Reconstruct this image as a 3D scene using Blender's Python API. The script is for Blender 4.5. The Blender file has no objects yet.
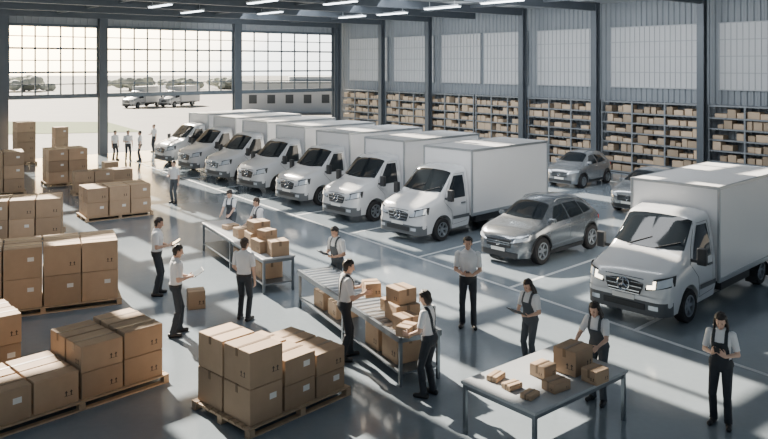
import bpy, bmesh, math, random
import numpy as np
from mathutils import Vector, Matrix
random.seed(7)
SC = bpy.context.scene
COL = SC.collection
PI = math.pi
F = 760.0; H = 5.5; HY = 65.0; CX = 384.0
V = Vector

def G(px, py, z=0.0):
    Y = F * (H - z) / (py - HY)
    return V(((px - CX) * Y / F, Y, z))

def rot2(a, x, y):
    return (x * math.cos(a) - y * math.sin(a), x * math.sin(a) + y * math.cos(a))

# ------------------------------------------------------------------ materials
def mat(name, col, rough=.5, metal=0., var=0., scale=6., bump=0., bscale=80., objvar=0., emit=None, estr=0., coat=0.):
    m = bpy.data.materials.new(name); m.use_nodes = True
    nt = m.node_tree; N = nt.nodes; L = nt.links
    b = N['Principled BSDF']
    c = (col[0], col[1], col[2], 1)
    b.inputs['Base Color'].default_value = c
    b.inputs['Roughness'].default_value = rough
    b.inputs['Metallic'].default_value = metal
    b.inputs['Coat Weight'].default_value = coat
    tc = N.new('ShaderNodeTexCoord')
    n = N.new('ShaderNodeTexNoise'); n.inputs['Scale'].default_value = scale; n.inputs['Detail'].default_value = 4
    L.new(tc.outputs['Object'], n.inputs['Vector'])
    mx = N.new('ShaderNodeMix'); mx.data_type = 'RGBA'
    v = max(var, .02)
    mx.inputs[6].default_value = tuple(max(0, x * (1 - v)) for x in col) + (1,)
    mx.inputs[7].default_value = tuple(min(1, x * (1 + v)) for x in col) + (1,)
    L.new(n.outputs['Fac'], mx.inputs[0])
    out = mx.outputs[2]
    if objvar:
        oi = N.new('ShaderNodeObjectInfo'); mr = N.new('ShaderNodeMapRange')
        mr.inputs['To Min'].default_value = 1 - objvar; mr.inputs['To Max'].default_value = 1 + objvar
        L.new(oi.outputs['Random'], mr.inputs['Value'])
        hs = N.new('ShaderNodeHueSaturation')
        L.new(mr.outputs['Result'], hs.inputs['Value']); L.new(out, hs.inputs['Color'])
        out = hs.outputs['Color']
    L.new(out, b.inputs['Base Color'])
    if bump:
        n2 = N.new('ShaderNodeTexNoise'); n2.inputs['Scale'].default_value = bscale; n2.inputs['Detail'].default_value = 3
        L.new(tc.outputs['Object'], n2.inputs['Vector'])
        bp = N.new('ShaderNodeBump'); bp.inputs['Strength'].default_value = bump; bp.inputs['Distance'].default_value = .02
        L.new(n2.outputs['Fac'], bp.inputs['Height']); L.new(bp.outputs['Normal'], b.inputs['Normal'])
    if emit:
        b.inputs['Emission Color'].default_value = (*emit, 1)
        b.inputs['Emission Strength'].default_value = estr
    return m

M = {}
M['card'] = mat('cardboard', (.39, .275, .18), .75, 0, .12, 5, .05, 60, .18)
M['cardedge'] = mat('carton_shelf', (.40, .31, .22), .8, 0, .12, 3, 0, 60, .4)
M['tape'] = mat('packing_tape', (.18, .12, .072), .35)
M['print'] = mat('printed_ink', (.06, .045, .035), .7)
M['paper'] = mat('white_paper', (.75, .75, .72), .7)
M['wood'] = mat('pallet_wood', (.42, .31, .205), .8, 0, .25, 9, .15, 40, .1)
M['paint'] = mat('white_paint', (.66, .68, .70), .22, .12, .02, 1, coat=.6)
M['boxpaint'] = mat('white_panel', (.76, .77, .78), .35, 0, .03, 1)
M['silver'] = mat('silver_paint', (.23, .25, .27), .22, .75, .02, 1, coat=.8)
M['silver2'] = mat('grey_paint', (.36, .38, .40), .25, .7, .02, 1, coat=.6)
M['alu'] = mat('aluminium', (.42, .45, .48), .35, .8, .05, 4)
M['chrome'] = mat('chrome', (.7, .72, .74), .12, 1.0)
M['plastic'] = mat('dark_plastic', (.025, .028, .032), .5)
M['greyplastic'] = mat('grey_plastic', (.09, .10, .11), .5)
M['glass'] = mat('tinted_glass', (.012, .016, .02), .05)
M['tyre'] = mat('tyre_rubber', (.018, .018, .02), .8)
M['lens'] = mat('lamp_lens', (.62, .68, .74), .1, .3)
M['lenson'] = mat('lamp_lens_lit', (.8, .8, .75), .15, 0, emit=(1, .88, .66), estr=6)
M['red'] = mat('red_lens', (.4, .02, .02), .25)
M['steel'] = mat('dark_steel', (.085, .10, .118), .45, .3, .1, 3)
M['steel2'] = mat('frame_steel', (.11, .135, .16), .5, .3, .08, 3)
M['corr'] = mat('corrugated_cladding', (.22, .248, .276), .55, .1, .08, 1)
M['header'] = mat('header_cladding', (.33, .36, .39), .6, .1, .08, 1)
M['rib'] = mat('panel_rib', (.35, .375, .40), .5, .1, .05, 1)
M['ceil'] = mat('ceiling_panel', (.36, .39, .42), .7, 0, .08, 1)
M['panel'] = mat('pale_panel', (.48, .50, .52), .5, 0, .05, 1)
M['shelf'] = mat('shelf_steel', (.19, .21, .23), .5, .3, .1, 4)
M['tabletop'] = mat('table_laminate', (.38, .41, .44), .3, .1, .05, 4)
M['tablesteel'] = mat('table_steel', (.20, .23, .26), .35, .7, .08, 6)
M['roller'] = mat('roller_steel', (.58, .61, .64), .3, .6, .05, 6)
M['line'] = mat('floor_paint_white', (.50, .54, .57), .45, 0, .2, 6)
M['light'] = mat('light_diffuser', (.9, .95, 1), .4, emit=(.85, .94, 1), estr=8)
M['grass'] = mat('grass', (.11, .16, .055), .9, 0, .4, 2)
M['asphalt'] = mat('yard_concrete', (.24, .24, .235), .8, 0, .15, .3)
M['leaf_haze'] = mat('tree_leaves_hazed', (.60, .62, .55), .8, 0, .2, 1.5, .4, 4)  # distance haze painted in as a pale leaf colour
M['bark'] = mat('tree_bark', (.40, .37, .34), .9, 0, .3, 4)
M['bldg'] = mat('white_render', (.76, .77, .78), .8, 0, .05, .4)
# people
M['skin1'] = mat('skin_light', (.62, .40, .30), .5, 0, .06, 12)
M['skin2'] = mat('skin_tan', (.52, .32, .23), .5, 0, .06, 12)
M['shirt'] = mat('white_cotton', (.76, .78, .80), .8, 0, .05, 10, .35, 22)
M['pants'] = mat('navy_trousers', (.026, .032, .042), .8, 0, .15, 10, .35, 18)
M['overall'] = mat('grey_overall', (.075, .088, .105), .8, 0, .12, 10, .35, 18)
M['shoe'] = mat('black_leather', (.018, .018, .02), .4)
M['hair'] = mat('black_hair', (.018, .013, .011), .45, 0, .3, 40, .5, 70)
M['hair2'] = mat('brown_hair', (.05, .03, .02), .45, 0, .3, 40, .5, 70)
M['eye'] = mat('eye_dark', (.03, .02, .018), .2)
M['lip'] = mat('lip', (.42, .18, .15), .5)
M['screen'] = mat('tablet_screen', (.16, .19, .22), .12)

# floor: polished concrete
def floor_mat():
    m = bpy.data.materials.new('polished_concrete'); m.use_nodes = True
    nt = m.node_tree; N = nt.nodes; L = nt.links; b = N['Principled BSDF']
    tc = N.new('ShaderNodeTexCoord')
    n1 = N.new('ShaderNodeTexNoise'); n1.inputs['Scale'].default_value = .4; n1.inputs['Detail'].default_value = 6; n1.inputs['Roughness'].default_value = .6
    n2 = N.new('ShaderNodeTexNoise'); n2.inputs['Scale'].default_value = 9; n2.inputs['Detail'].default_value = 6
    L.new(tc.outputs['Object'], n1.inputs['Vector']); L.new(tc.outputs['Object'], n2.inputs['Vector'])
    ad = N.new('ShaderNodeMath'); ad.operation = 'MULTIPLY_ADD'; ad.inputs[1].default_value = .35
    L.new(n2.outputs['Fac'], ad.inputs[0]); L.new(n1.outputs['Fac'], ad.inputs[2])
    cr = N.new('ShaderNodeValToRGB')
    cr.color_ramp.elements[0].position = .35; cr.color_ramp.elements[0].color = (.175, .213, .248, 1)
    cr.color_ramp.elements[1].position = 1.0; cr.color_ramp.elements[1].color = (.225, .268, .305, 1)
    L.new(ad.outputs[0], cr.inputs[0])
    L.new(cr.outputs[0], b.inputs['Base Color'])
    mr = N.new('ShaderNodeMapRange'); mr.inputs['To Min'].default_value = .07; mr.inputs['To Max'].default_value = .18
    L.new(n1.outputs['Fac'], mr.inputs['Value']); L.new(mr.outputs[0], b.inputs['Roughness'])
    b.inputs['Specular IOR Level'].default_value = .95
    return m
M['floor'] = floor_mat()

def pane_mat():
    m = bpy.data.materials.new('window_glass'); m.use_nodes = True
    nt = m.node_tree; N = nt.nodes; L = nt.links
    N.remove(N['Principled BSDF'])
    t = N.new('ShaderNodeBsdfTransparent'); t.inputs[0].default_value = (.95, .97, .98, 1)
    g = N.new('ShaderNodeBsdfGlossy'); g.inputs['Roughness'].default_value = .05
    mx = N.new('ShaderNodeMixShader'); mx.inputs[0].default_value = .04
    L.new(t.outputs[0], mx.inputs[1]); L.new(g.outputs[0], mx.inputs[2])
    L.new(mx.outputs[0], N['Material Output'].inputs['Surface'])
    return m
M['pane'] = pane_mat()

# ------------------------------------------------------------------ mesh builder
class MB:
    def __init__(s): s.v = []; s.f = []
    def add(s, vs, fs):
        o = len(s.v); s.v += [tuple(v) for v in vs]; s.f += [tuple(i + o for i in f) for f in fs]
    def box(s, c, d, rz=0., mat4=None):
        hx, hy, hz = d[0] / 2, d[1] / 2, d[2] / 2
        vs = []
        for z in (-hz, hz):
            for x, y in ((-hx, -hy), (hx, -hy), (hx, hy), (-hx, hy)):
                p = V((x, y, z))
                if mat4 is not None: p = mat4 @ p
                if rz:
                    a, b = rot2(rz, p.x, p.y); p = V((a, b, p.z))
                vs.append(p + V(c))
        s.add(vs, [(3, 2, 1, 0), (4, 5, 6, 7), (0, 1, 5, 4), (1, 2, 6, 5), (2, 3, 7, 6), (3, 0, 4, 7)])
    def box0(s, x0, x1, y0, y1, z0, z1):
        s.box(((x0 + x1) / 2, (y0 + y1) / 2, (z0 + z1) / 2), (abs(x1 - x0), abs(y1 - y0), abs(z1 - z0)))
    def rings(s, rings, n=12):
        vs = []
        for c, ax, ay in rings:
            for i in range(n):
                a = 2 * PI * i / n
                vs.append(c + ax * math.cos(a) + ay * math.sin(a))
        fs = []
        for k in range(len(rings) - 1):
            for i in range(n):
                j = (i + 1) % n
                fs.append((k * n + i, k * n + j, (k + 1) * n + j, (k + 1) * n + i))
        fs.append(tuple(reversed(range(n))))
        fs.append(tuple(range((len(rings) - 1) * n, len(rings) * n)))
        s.add(vs, fs)
    def cone(s, a, b, ra, rb, n=10):
        a = V(a); b = V(b); d = (b - a)
        d = d.normalized() if d.length > 1e-6 else V((0, 0, 1))
        e1 = d.orthogonal().normalized(); e2 = d.cross(e1); R = []
        for t in (-82, -50, -20):
            t = math.radians(t); r = ra * math.cos(t); R.append((a + d * ra * math.sin(t), e1 * r, e2 * r))
        for t in (20, 50, 82):
            t = math.radians(t); r = rb * math.cos(t); R.append((b + d * rb * math.sin(t), e1 * r, e2 * r))
        s.rings(R, n)
    def cyl(s, a, b, ra, rb=None, n=12):
        a = V(a); b = V(b); d = (b - a).normalized(); rb = ra if rb is None else rb
        e1 = d.orthogonal().normalized(); e2 = d.cross(e1)
        s.rings([(a, e1 * ra, e2 * ra), (b, e1 * rb, e2 * rb)], n)
    def ell(s, c, r, R=None, n=12, m=8):
        c = V(c); R = R or Matrix.Identity(3); rs = []
        for k in range(m + 1):
            t = -PI / 2 * .97 + PI * .97 * k / m
            rs.append((c + R @ V((0, 0, r[2] * math.sin(t))), R @ V((r[0] * math.cos(t), 0, 0)), R @ V((0, r[1] * math.cos(t), 0))))
        s.rings(rs, n)
    def tube(s, pts, r, n=6):
        for a, b in zip(pts[:-1], pts[1:]): s.cyl(a, b, r, r, n)
    def lathe_y(s, prof, c=(0, 0, 0), n=24, closed=False):
        vs = []; k = len(prof)
        for i in range(n):
            a = 2 * PI * i / n
            for r, y in prof: vs.append((c[0] + r * math.cos(a), c[1] + y, c[2] + r * math.sin(a)))
        fs = []
        for i in range(n):
            j = (i + 1) % n
            for q in range(k - 1 + (1 if closed else 0)):
                q2 = (q + 1) % k
                fs.append((i * k + q, i * k + q2, j * k + q2, j * k + q))
        s.add(vs, fs)
    def grid(s, P):  # P[i][j] vectors
        n = len(P); k = len(P[0]); vs = [p for r in P for p in r]
        fs = [(i * k + j, i * k + j + 1, (i + 1) * k + j + 1, (i + 1) * k + j) for i in range(n - 1) for j in range(k - 1)]
        s.add(vs, fs)
    def mesh(s, name, m, bevel=0., smooth=None, seg=2, recalc=True):
        me = bpy.data.meshes.new(name)
        me.from_pydata(s.v, [], s.f)
        if bevel or recalc:
            bm = bmesh.new(); bm.from_mesh(me)
            if recalc: bmesh.ops.recalc_face_normals(bm, faces=bm.faces)
            if bevel:
                es = [e for e in bm.edges if len(e.link_faces) == 2 and e.calc_face_angle(0) > .6]
                bmesh.ops.bevel(bm, geom=es, offset=bevel, segments=seg, affect='EDGES', profile=.5, clamp_overlap=True)
            bm.to_mesh(me); bm.free()
        if smooth:
            me.polygons.foreach_set('use_smooth', [True] * len(me.polygons))
            me.set_sharp_from_angle(angle=math.radians(smooth))
        me.materials.append(m)
        return me
    def build(s, name, m, parent=None, loc=None, rz=None, **kw):
        return link(name, s.mesh(name, m, **kw), parent, loc, rz)

def link(name, me, parent=None, loc=None, rz=None):
    o = bpy.data.objects.new(name, me); COL.objects.link(o)
    if parent: o.parent = parent
    if loc is not None: o.location = loc
    if rz is not None: o.rotation_euler = (0, 0, rz)
    return o

def thing(name, label, cat, loc=(0, 0, 0), rz=0., group=None):
    o = bpy.data.objects.new(name, None); COL.objects.link(o)
    o.empty_display_size = .2
    o.location = loc; o.rotation_euler = (0, 0, rz)
    return tag(o, label, cat, group)
def tag(o, label, cat, group=None):
    o['label'] = label; o['category'] = cat
    if group: o['group'] = group
    return o
def struct(o, label, cat):
    o['kind'] = 'structure'; o['label'] = label; o['category'] = cat
    return o
def dup(o, parent=None, loc=None, rz=None, label=None, group=None):
    c = o.copy(); COL.objects.link(c); c.parent = parent
    if loc is not None: c.location = loc
    if rz is not None: c.rotation_euler = (0, 0, rz)
    if label: c['label'] = label
    if group: c['group'] = group
    for ch in list(o.children): dup(ch, c)
    return c

# ------------------------------------------------------------------ room frame
PW = V((13.1, 37.5, 0)); w = V((-.629, .777, 0)); nn = V((-.777, -.629, 0))
AW = math.atan2(w.y, w.x); AB = math.atan2(nn.y, nn.x)
SCOR = 26.5
CORN = PW + w * SCOR
def WP(s, d, z=0.): return PW + w * s + nn * d + V((0, 0, z))
def BP(q, d, z=0.): return CORN + nn * q - w * d + V((0, 0, z))   # along the back wall; d into the room
ZC = 8.75

# floor
b = MB()
c0 = CORN + w * .2 - nn * 1.2
pts = [c0, c0 - w * 75, c0 - w * 75 + nn * 62, c0 + nn * 62]
b.add([V((p.x, p.y, 0)) for p in pts] + [V((p.x, p.y, -.2)) for p in pts], [(0, 1, 2, 3), (7, 6, 5, 4), (0, 4, 5, 1), (1, 5, 6, 2), (2, 6, 7, 3), (3, 7, 4, 0)])
struct(b.build('floor', M['floor']), 'polished blue-grey concrete warehouse floor', 'floor')
# exterior ground
b = MB(); b.add([(-300, -20, -.06), (300, -20, -.06), (300, 400, -.06), (-300, 400, -.06)], [(0, 1, 2, 3)])
struct(b.build('ground', M['asphalt']), 'pale concrete yard outside the open bays', 'ground')
b = MB(); b.add([(-60, 54, -.03), (-20, 63, -.03), (-27, 74, -.03), (-80, 76, -.03)], [(0, 1, 2, 3)])
struct(b.build('ground_grass', M['grass']), 'strip of green grass beyond the open bays', 'grass')

# right wall: corrugated sheet
b = MB()
S0, S1 = -16.0, SCOR + .9
prof = []; s = S0
while s < S1:
    prof += [(s, 0), (s + .12, 0), (s + .16, .05), (s + .26, .05)]
    s += .30
me_v = []
for (s, d) in prof:
    p = WP(s, -.80 + d); me_v.append((p.x, p.y, -.1))
for (s, d) in prof:
    p = WP(s, -.80 + d); me_v.append((p.x, p.y, ZC + .2))
k = len(prof)
b.add(me_v, [(i, i + 1, k + i + 1, k + i) for i in range(k - 1)])
struct(b.build('wall_right', M['corr'], recalc=False), 'blue-grey corrugated metal wall behind the shelving', 'wall')

# back wall header + ribs
b = MB()
QL = 40.
b.box(BP(QL / 2 - .4, -.2, (7.9 + ZC + .2) / 2), (QL, .3, ZC + .2 - 7.9), AB)
q = -.2
while q < QL - .5:
    b.box(BP(q, -.03, (7.9 + ZC) / 2), (.14, .06, ZC - 7.9 - .05), AB); q += .4
struct(b.build('wall_back', M['header']), 'ribbed grey cladding above the tall windows', 'wall')

colq = [.25, 8.6, 17.8, 23.6, 31.5]
cw = [.5, .55, .5, .85, .6]
ti = 1
for q, ww in zip(colq, cw):
    b = MB()
    b.box(BP(q, 0, ZC / 2), (ww, .12, ZC), AB)
    b.box(BP(q, .16, ZC / 2), (ww * .35, .22, ZC), AB)
    b.box(BP(q, .30, ZC / 2), (ww, .08, ZC), AB)
    struct(b.build('trim_%d' % ti, M['steel']), 'dark steel column between the tall windows', 'column'); ti += 1
wn = 1
for (qa, qb, ncol) in ((.5, 8.3, 7), (8.9, 17.5, 10), (18.1, 23.1, 7), (24.1, 31.2, 8)):
    z0, z1 = 3.65, 7.9; nr = 6
    root = bpy.data.objects.new('window_%d' % wn, None); COL.objects.link(root); wn += 1
    struct(root, 'tall gridded warehouse window above the open bay', 'window')
    b = MB()
    b.box(BP((qa + qb) / 2, 0, z0 - .02), (qb - qa, .25, .26), AB)
    b.box(BP((qa + qb) / 2, 0, z1 - .06), (qb - qa, .2, .16), AB)
    for i in range(ncol + 1):
        q = qa + (qb - qa) * i / ncol
        b.box(BP(q, 0, (z0 + z1) / 2), (.07, .1, z1 - z0), AB)
    for j in range(1, nr):
        b.box(BP((qa + qb) / 2, 0, z0 + (z1 - z0) * j / nr), (qb - qa, .1, .06 if j % 2 else .11), AB)
    b.build('window_frame', M['steel2'], root)
    b = MB(); P = [[BP(qa, 0, z0), BP(qb, 0, z0)], [BP(qa, 0, z1), BP(qb, 0, z1)]]; b.grid(P)
    b.build('pane', M['pane'], root)

# right wall columns and pale panels
cols = [-13.5, -8.3, -2.8, 3.05, 8.0, 16.0, 20.9, 26.2]
for s in cols:
    b = MB()
    b.box(WP(s, .02, ZC / 2), (.34, .07, ZC), AW); b.box(WP(s, .16, ZC / 2), (.10, .26, ZC), AW); b.box(WP(s, .30, ZC / 2), (.34, .07, ZC), AW)
    struct(b.build('trim_%d' % ti, M['steel']), 'dark steel column standing against the shelving wall', 'column'); ti += 1
pan = [(-13.1, -8.7), (-7.9, -3.2), (-2.4, 2.65), (3.45, 7.6), (8.4, 11.8), (12.1, 15.6), (16.4, 20.5), (21.3, 25.8)]
for (sa, sb) in pan:
    root = bpy.data.objects.new('window_%d' % wn, None); COL.objects.link(root); wn += 1
    struct(root, 'pale gridded panel window high on the corrugated wall', 'window')
    z0, z1 = 4.35, 7.45
    b = MB(); b.box(WP((sa + sb) / 2, -.70, (z0 + z1) / 2), (sb - sa, .08, z1 - z0), AW)
    b.build('pane', M['panel'], root)
    b = MB(); nb = max(4, int((sb - sa) / .27))
    for i in range(nb + 1):
        b.box(WP(sa + (sb - sa) * i / nb, -.65, (z0 + z1) / 2), (.03, .03, z1 - z0), AW)
    for j in range(5):
        b.box(WP((sa + sb) / 2, -.65, z0 + (z1 - z0) * j / 4), (sb - sa + .05, .05, .05), AW)
    b.build('window_frame', M['rib'], root)

# ceiling: panels with gaps added for sun streaks, narrow at back, wider in front
b = MB()
t0 = -1.2; q = -1.3
while q < 40:
    if q < 16: seq = ((2.0, 0), (1.8, .7))
    elif q < 22: seq = ((1.5, 0), (1.9, .8))
    else: seq = ((1.1, 0), (2.2, .7))
    for sw, cover in seq:
        yq = CORN.y + nn.y * (q + sw / 2)
        t1 = (yq - 33.5) / .777 if cover else 62.
        wd_ = cover or sw
        if t1 > t0 + 1:
            a = CORN + nn * (q + wd_ / 2) - w * ((t0 + t1) / 2)
            b.box((a.x, a.y, ZC + .1), (t1 - t0, wd_ + .02, .16), AW)
        q += sw
struct(b.build('ceiling', M['ceil']), 'grey panelled roof with open gaps added for sun streaks', 'ceiling')
for s in cols[1:] + [12.0]:
    b = MB()
    a = WP(s, 17, ZC - .22); b.box(a, (.22, 34, .40), AW)
    struct(b.build('trim_%d' % ti, M['steel']), 'dark steel roof beam under the ceiling', 'beam'); ti += 1
b = MB()
for q in (4.5, 13, 20.5, 28):
    a = CORN + nn * q - w * 14; b.box((a.x, a.y, ZC - .12), (30, .12, .18), AW)
struct(b.build('trim_%d' % ti, M['steel']), 'dark roof purlins running towards the windows', 'beam'); ti += 1

# ceiling strip lights
LT = [((160, 6), 'leftmost ceiling strip light near the windows'), ((192, 12), 'second ceiling strip light from the left, lower in view'),
      ((270, 13), 'ceiling strip light over the middle window'), ((340, 3), 'ceiling strip light at the top edge above the van row'),
      ((352, 17), 'farthest ceiling strip light near the room corner'), ((392, 14), 'ceiling strip light just right of the room corner'),
      ((442, 8), 'ceiling strip light in front of the first wall column'), ((502, 2), 'rightmost ceiling strip light near the shelving wall'), ((262, 2), 'ceiling strip light at the top edge over the middle window')]
fix = None
for (px, py), lab in LT:
    p = G(px, py, 8.3)
    if fix is None:
        fix = thing('ceiling_light', lab, 'ceiling light', p, AW, 'ceiling strip lights')
        b = MB(); b.box((0, 0, .06), (2.5, .26, .08)); b.box((-.9, 0, .22), (.03, .03, .3)); b.box((.9, 0, .22), (.03, .03, .3)); b.build('housing', M['alu'], fix)
        b = MB(); b.box((0, 0, .0), (2.4, .2, .05)); b.build('diffuser', M['light'], fix, bevel=.01)
    else: dup(fix, None, p, AW, lab, 'ceiling strip lights')

# ------------------------------------------------------------------ cartons
CB = {}
def carton_mesh(sz, full):
    key = (round(sz[0], 2), round(sz[1], 2), round(sz[2], 2), full)
    if key in CB: return CB[key]
    x, y, z = key[0], key[1], key[2]
    b = MB(); parts = []
    if full:
        g = .004
        b.box((0, 0, (z - .01) / 2), (x, y, z - .01))
        b.box((0, -y / 4 - g / 2, z - .006), (x - .004, y / 2 - g - .004, .012)); b.box((0, y / 4 + g / 2, z - .006), (x - .004, y / 2 - g - .004, .012))
    else: b.box((0, 0, z / 2), (x, y, z))
    me = b.mesh('cardboard_box', M['card'] if full else M['cardedge'], bevel=.006 if full else .012, seg=1)
    if full:
        b = MB(); tw = min(.06, y * .14)
        b.box((0, 0, z + .002), (x + .006, tw, .004)); b.box((x / 2 + .002, 0, z - .06), (.004, tw, .12)); b.box((-x / 2 - .002, 0, z - .06), (.004, tw, .12))
        parts.append(('packing_tape', b.mesh('packing_tape', M['tape'])))
        u = min(.05, z * .14); zz = z * .30
        def arrow(fn):
            b = MB()
            for dx in (-.8, .8):
                P = [(-.18, 0), (.18, 0), (.18, .8), (.5, .8), (0, 1.5), (-.5, .8), (-.18, .8), (-.18, -.2), (.18, -.2)]
                vs = [fn((px + dx) * u, py * u) for px, py in P]
                b.add(vs, [(0, 1, 2, 6), (3, 4, 5), (7, 8, 1, 0)])
            b.add([fn(-1.4 * u, -.3 * u), fn(1.4 * u, -.3 * u), fn(1.4 * u, -.18 * u), fn(-1.4 * u, -.18 * u)], [(0, 1, 2, 3)])
            parts.append(('printed_mark', b.mesh('printed_mark', M['print'], recalc=False)))
        arrow(lambda a, c: (x * .27 + a, -y / 2 - .003, zz + c)); arrow(lambda a, c: (-x / 2 - .003, -y * .24 + a, zz + c))
        b = MB(); lw, lh = min(.13, x * .25), min(.09, z * .3)
        b.box((-x * .2, y / 2 + .002, z * .62), (lw, .003, lh)); parts.append(('shipping_label', b.mesh('shipping_label', M['paper'])))
    CB[key] = (me, parts); return CB[key]
def carton(x, y, z, rz, sz, label, group=None, full=True):
    me, parts = carton_mesh(sz, full)
    o = link('cardboard_box', me, None, (x, y, z), rz); tag(o, label, 'box', group)
    for n, m in parts: link(n, m, o)
    return o

def pallet(cx, cy, rz, lx, ly, label):
    t = thing('pallet', label, 'pallet', (cx, cy, 0), rz, 'wooden pallets')
    b = MB(); n = max(5, int(ly / .16))
    for i in range(n):
        yy = -ly / 2 + (i + .5) * ly / n; b.box((0, yy, .13), (lx, ly / n * .8, .022))
    b.build('deck', M['wood'], t)
    b = MB()
    for x in (-lx / 2 + .06, 0, lx / 2 - .06): b.box((x, 0, .108), (.1, ly, .022))
    for x in (-lx / 2 + .06, 0, lx / 2 - .06):
        for y in (-ly / 2 + .06, 0, ly / 2 - .06): b.box((x, y, .06), (.1, .12, .076))
    b.build('blocks', M['wood'], t)
    b = MB()
    for y in (-ly / 2 + .06, 0, ly / 2 - .06): b.box((0, y, .011), (lx, .1, .022))
    b.build('base_boards', M['wood'], t)
    return t
PTOP = .142
def stack(corner, ang, nu, nv, du, dv, h, heights, where, plabel):
    u = V((math.cos(ang), math.sin(ang), 0)); v = V((-u.y, u.x, 0)); c = V((corner[0], corner[1], 0))
    ce = c + u * (nu * du / 2) + v * (nv * dv / 2)
    pallet(ce.x, ce.y, ang, nu * du + .12, nv * dv + .12, plabel)
    cn = {1: [''], 2: ['left', 'right'], 3: ['left', 'middle', 'right'], 4: ['far left', 'middle left', 'middle right', 'far right']}[nu]
    rn = {1: [''], 2: ['front', 'back']}[nv]
    for i in range(nu):
        hc_ = h[i] if isinstance(h, (list, tuple)) else h
        for j in range(nv):
            hh = heights if isinstance(heights, int) else heights[i][j]
            for k in range(hh):
                p = c + u * ((i + .5) * du) + v * ((j + .5) * dv)
                lay = 'only' if hh == 1 else ('top' if k == hh - 1 else ('bottom' if k == 0 else ('middle' if hh == 3 else ('second' if k == 1 else 'third'))))
                pos = ' '.join(x for x in (rn[j], cn[i]) if x)
                lab = 'cardboard box, %s layer, %s of %s' % (lay, pos or 'part', where)
                carton(p.x + random.uniform(-.008, .008), p.y + random.uniform(-.008, .008), PTOP + k * (hc_ + .006), ang + random.uniform(-.012, .012) + (PI if random.random() < .5 else 0),
                       (du - .035, dv - .035, hc_), lab, 'boxes stacked on pallets')
R = math.radians
stack((-1.98, 11.22), R(47), 3, 2, .66, .70, (.54, .39, .34), [[2, 2], [2, 2], [2, 2]], 'the centre foreground pallet', 'wooden pallet in the centre foreground under stepped box stacks')
stack((-5.86, 11.05), R(46), 4, 2, .74, .62, (.5, .5, .42, .44), [[1, 1], [1, 1], [2, 2], [2, 2]], 'the lower left foreground pallet', 'long wooden pallet at lower left with a step in its boxes')
stack((-7.2, 12.6), R(40), 2, 2, .56, .56, .5, 2, 'the left edge foreground pallet', 'wooden pallet cut by the left edge behind the long pallet')
stack((-9.0, 16.15), R(25), 4, 2, .8, .65, .66, 2, 'the big pallet left of the tablet men', 'wide wooden pallet of large boxes left of the two men with tablets')
stack((-13.0, 22.87), R(20), 4, 2, .76, .65, .58, 2, 'the pallet behind the big pallet', 'wooden pallet at the left edge behind the big box pallet')
stack((-10.4, 26.6), R(35), 3, 2, .76, .62, .5, 2, 'the pallet by the lone far worker', 'wooden pallet in mid distance left of the lone standing worker')
stack((-13.0, 31.9), R(30), 3, 1, .8, .8, .42, 2, 'the low far pallet', 'wooden pallet of low boxes behind the mid distance pallet')
stack((-15.1, 34.2), R(35), 2, 2, .86, .72, .5, 3, 'the far pallet near the open bay', 'wooden pallet with tall square stack near the open bay')
stack((-17.4, 31.1), R(30), 3, 2, .82, .72, .55, 3, 'the tall pallet at far left', 'wooden pallet at far left edge carrying a tall stack')
stack((-20.1, 41.6), R(40), 1, 1, 1.0, 1.0, .55, 4, 'the tall column by the left window', 'small wooden pallet under the tall single column by the left window')
stack((-18.6, 43.0), R(40), 1, 1, .75, .75, .6, 3, 'the slim column beside the left bay', 'small wooden pallet under the slim far column in the left bay')
p = G(196, 307); carton(p.x, p.y, 0, R(20), (.38, .36, .4), 'single cardboard box on the floor beside the man with a tablet', 'loose boxes')
p = G(110, 171); carton(p.x, p.y, 0, R(35), (.7, .6, .5), 'small box alone on the floor near the distant people', 'loose boxes')

# ------------------------------------------------------------------ shelving
LEV = [.10 + .50 * i for i in range(7)]
BAYS = [(-11.0, 'unit hidden at far right'), (-5.55, 'unit above the right van cab'), (.1, 'unit behind the far hatchbacks'), (5.5, 'unit left of the far hatchback'),
        (9.95, 'unit behind the nearest row van'), (14.0, 'unit above the second van'), (18.45, 'unit above the middle vans'), (23.5, 'unit at the far corner')]
def unit_mesh(L):
    t = thing('shelving_unit', '', 'shelving unit', (0, 0, 0), AW, 'wall shelving')
    for x in (-L / 2 + .03, -L / 6, L / 6, L / 2 - .03):
        for y in (-.32, .32):
            b = MB(); b.box((x, y, 1.84), (.08, .05, 3.68)); b.build('upright', M['shelf'], t)
    for z in LEV + [3.66]:
        b = MB(); b.box((0, 0, z - .025), (L, .66, .025)); b.box((0, .33, z - .04), (L, .02, .07)); b.box((0, -.33, z - .04), (L, .02, .07)); b.build('shelf_board', M['shelf'], t)
    b = MB()
    for z in (.7, 1.9, 3.1): b.box((0, -.34, z), (L, .015, .04))
    b.build('back_brace', M['shelf'], t)
    return t
lens = [5.0, 5.1, 5.4, 4.5, 3.9, 3.9, 4.5, 4.9]
lvn = ['bottom', 'second', 'third', 'fourth', 'fifth', 'sixth', 'top']
ordn = ['first', 'second', 'third', 'fourth', 'fifth', 'sixth', 'seventh', 'eighth', 'ninth', 'tenth', 'eleventh', 'twelfth', 'thirteenth', 'fourteenth', 'fifteenth']
far = MB()
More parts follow.
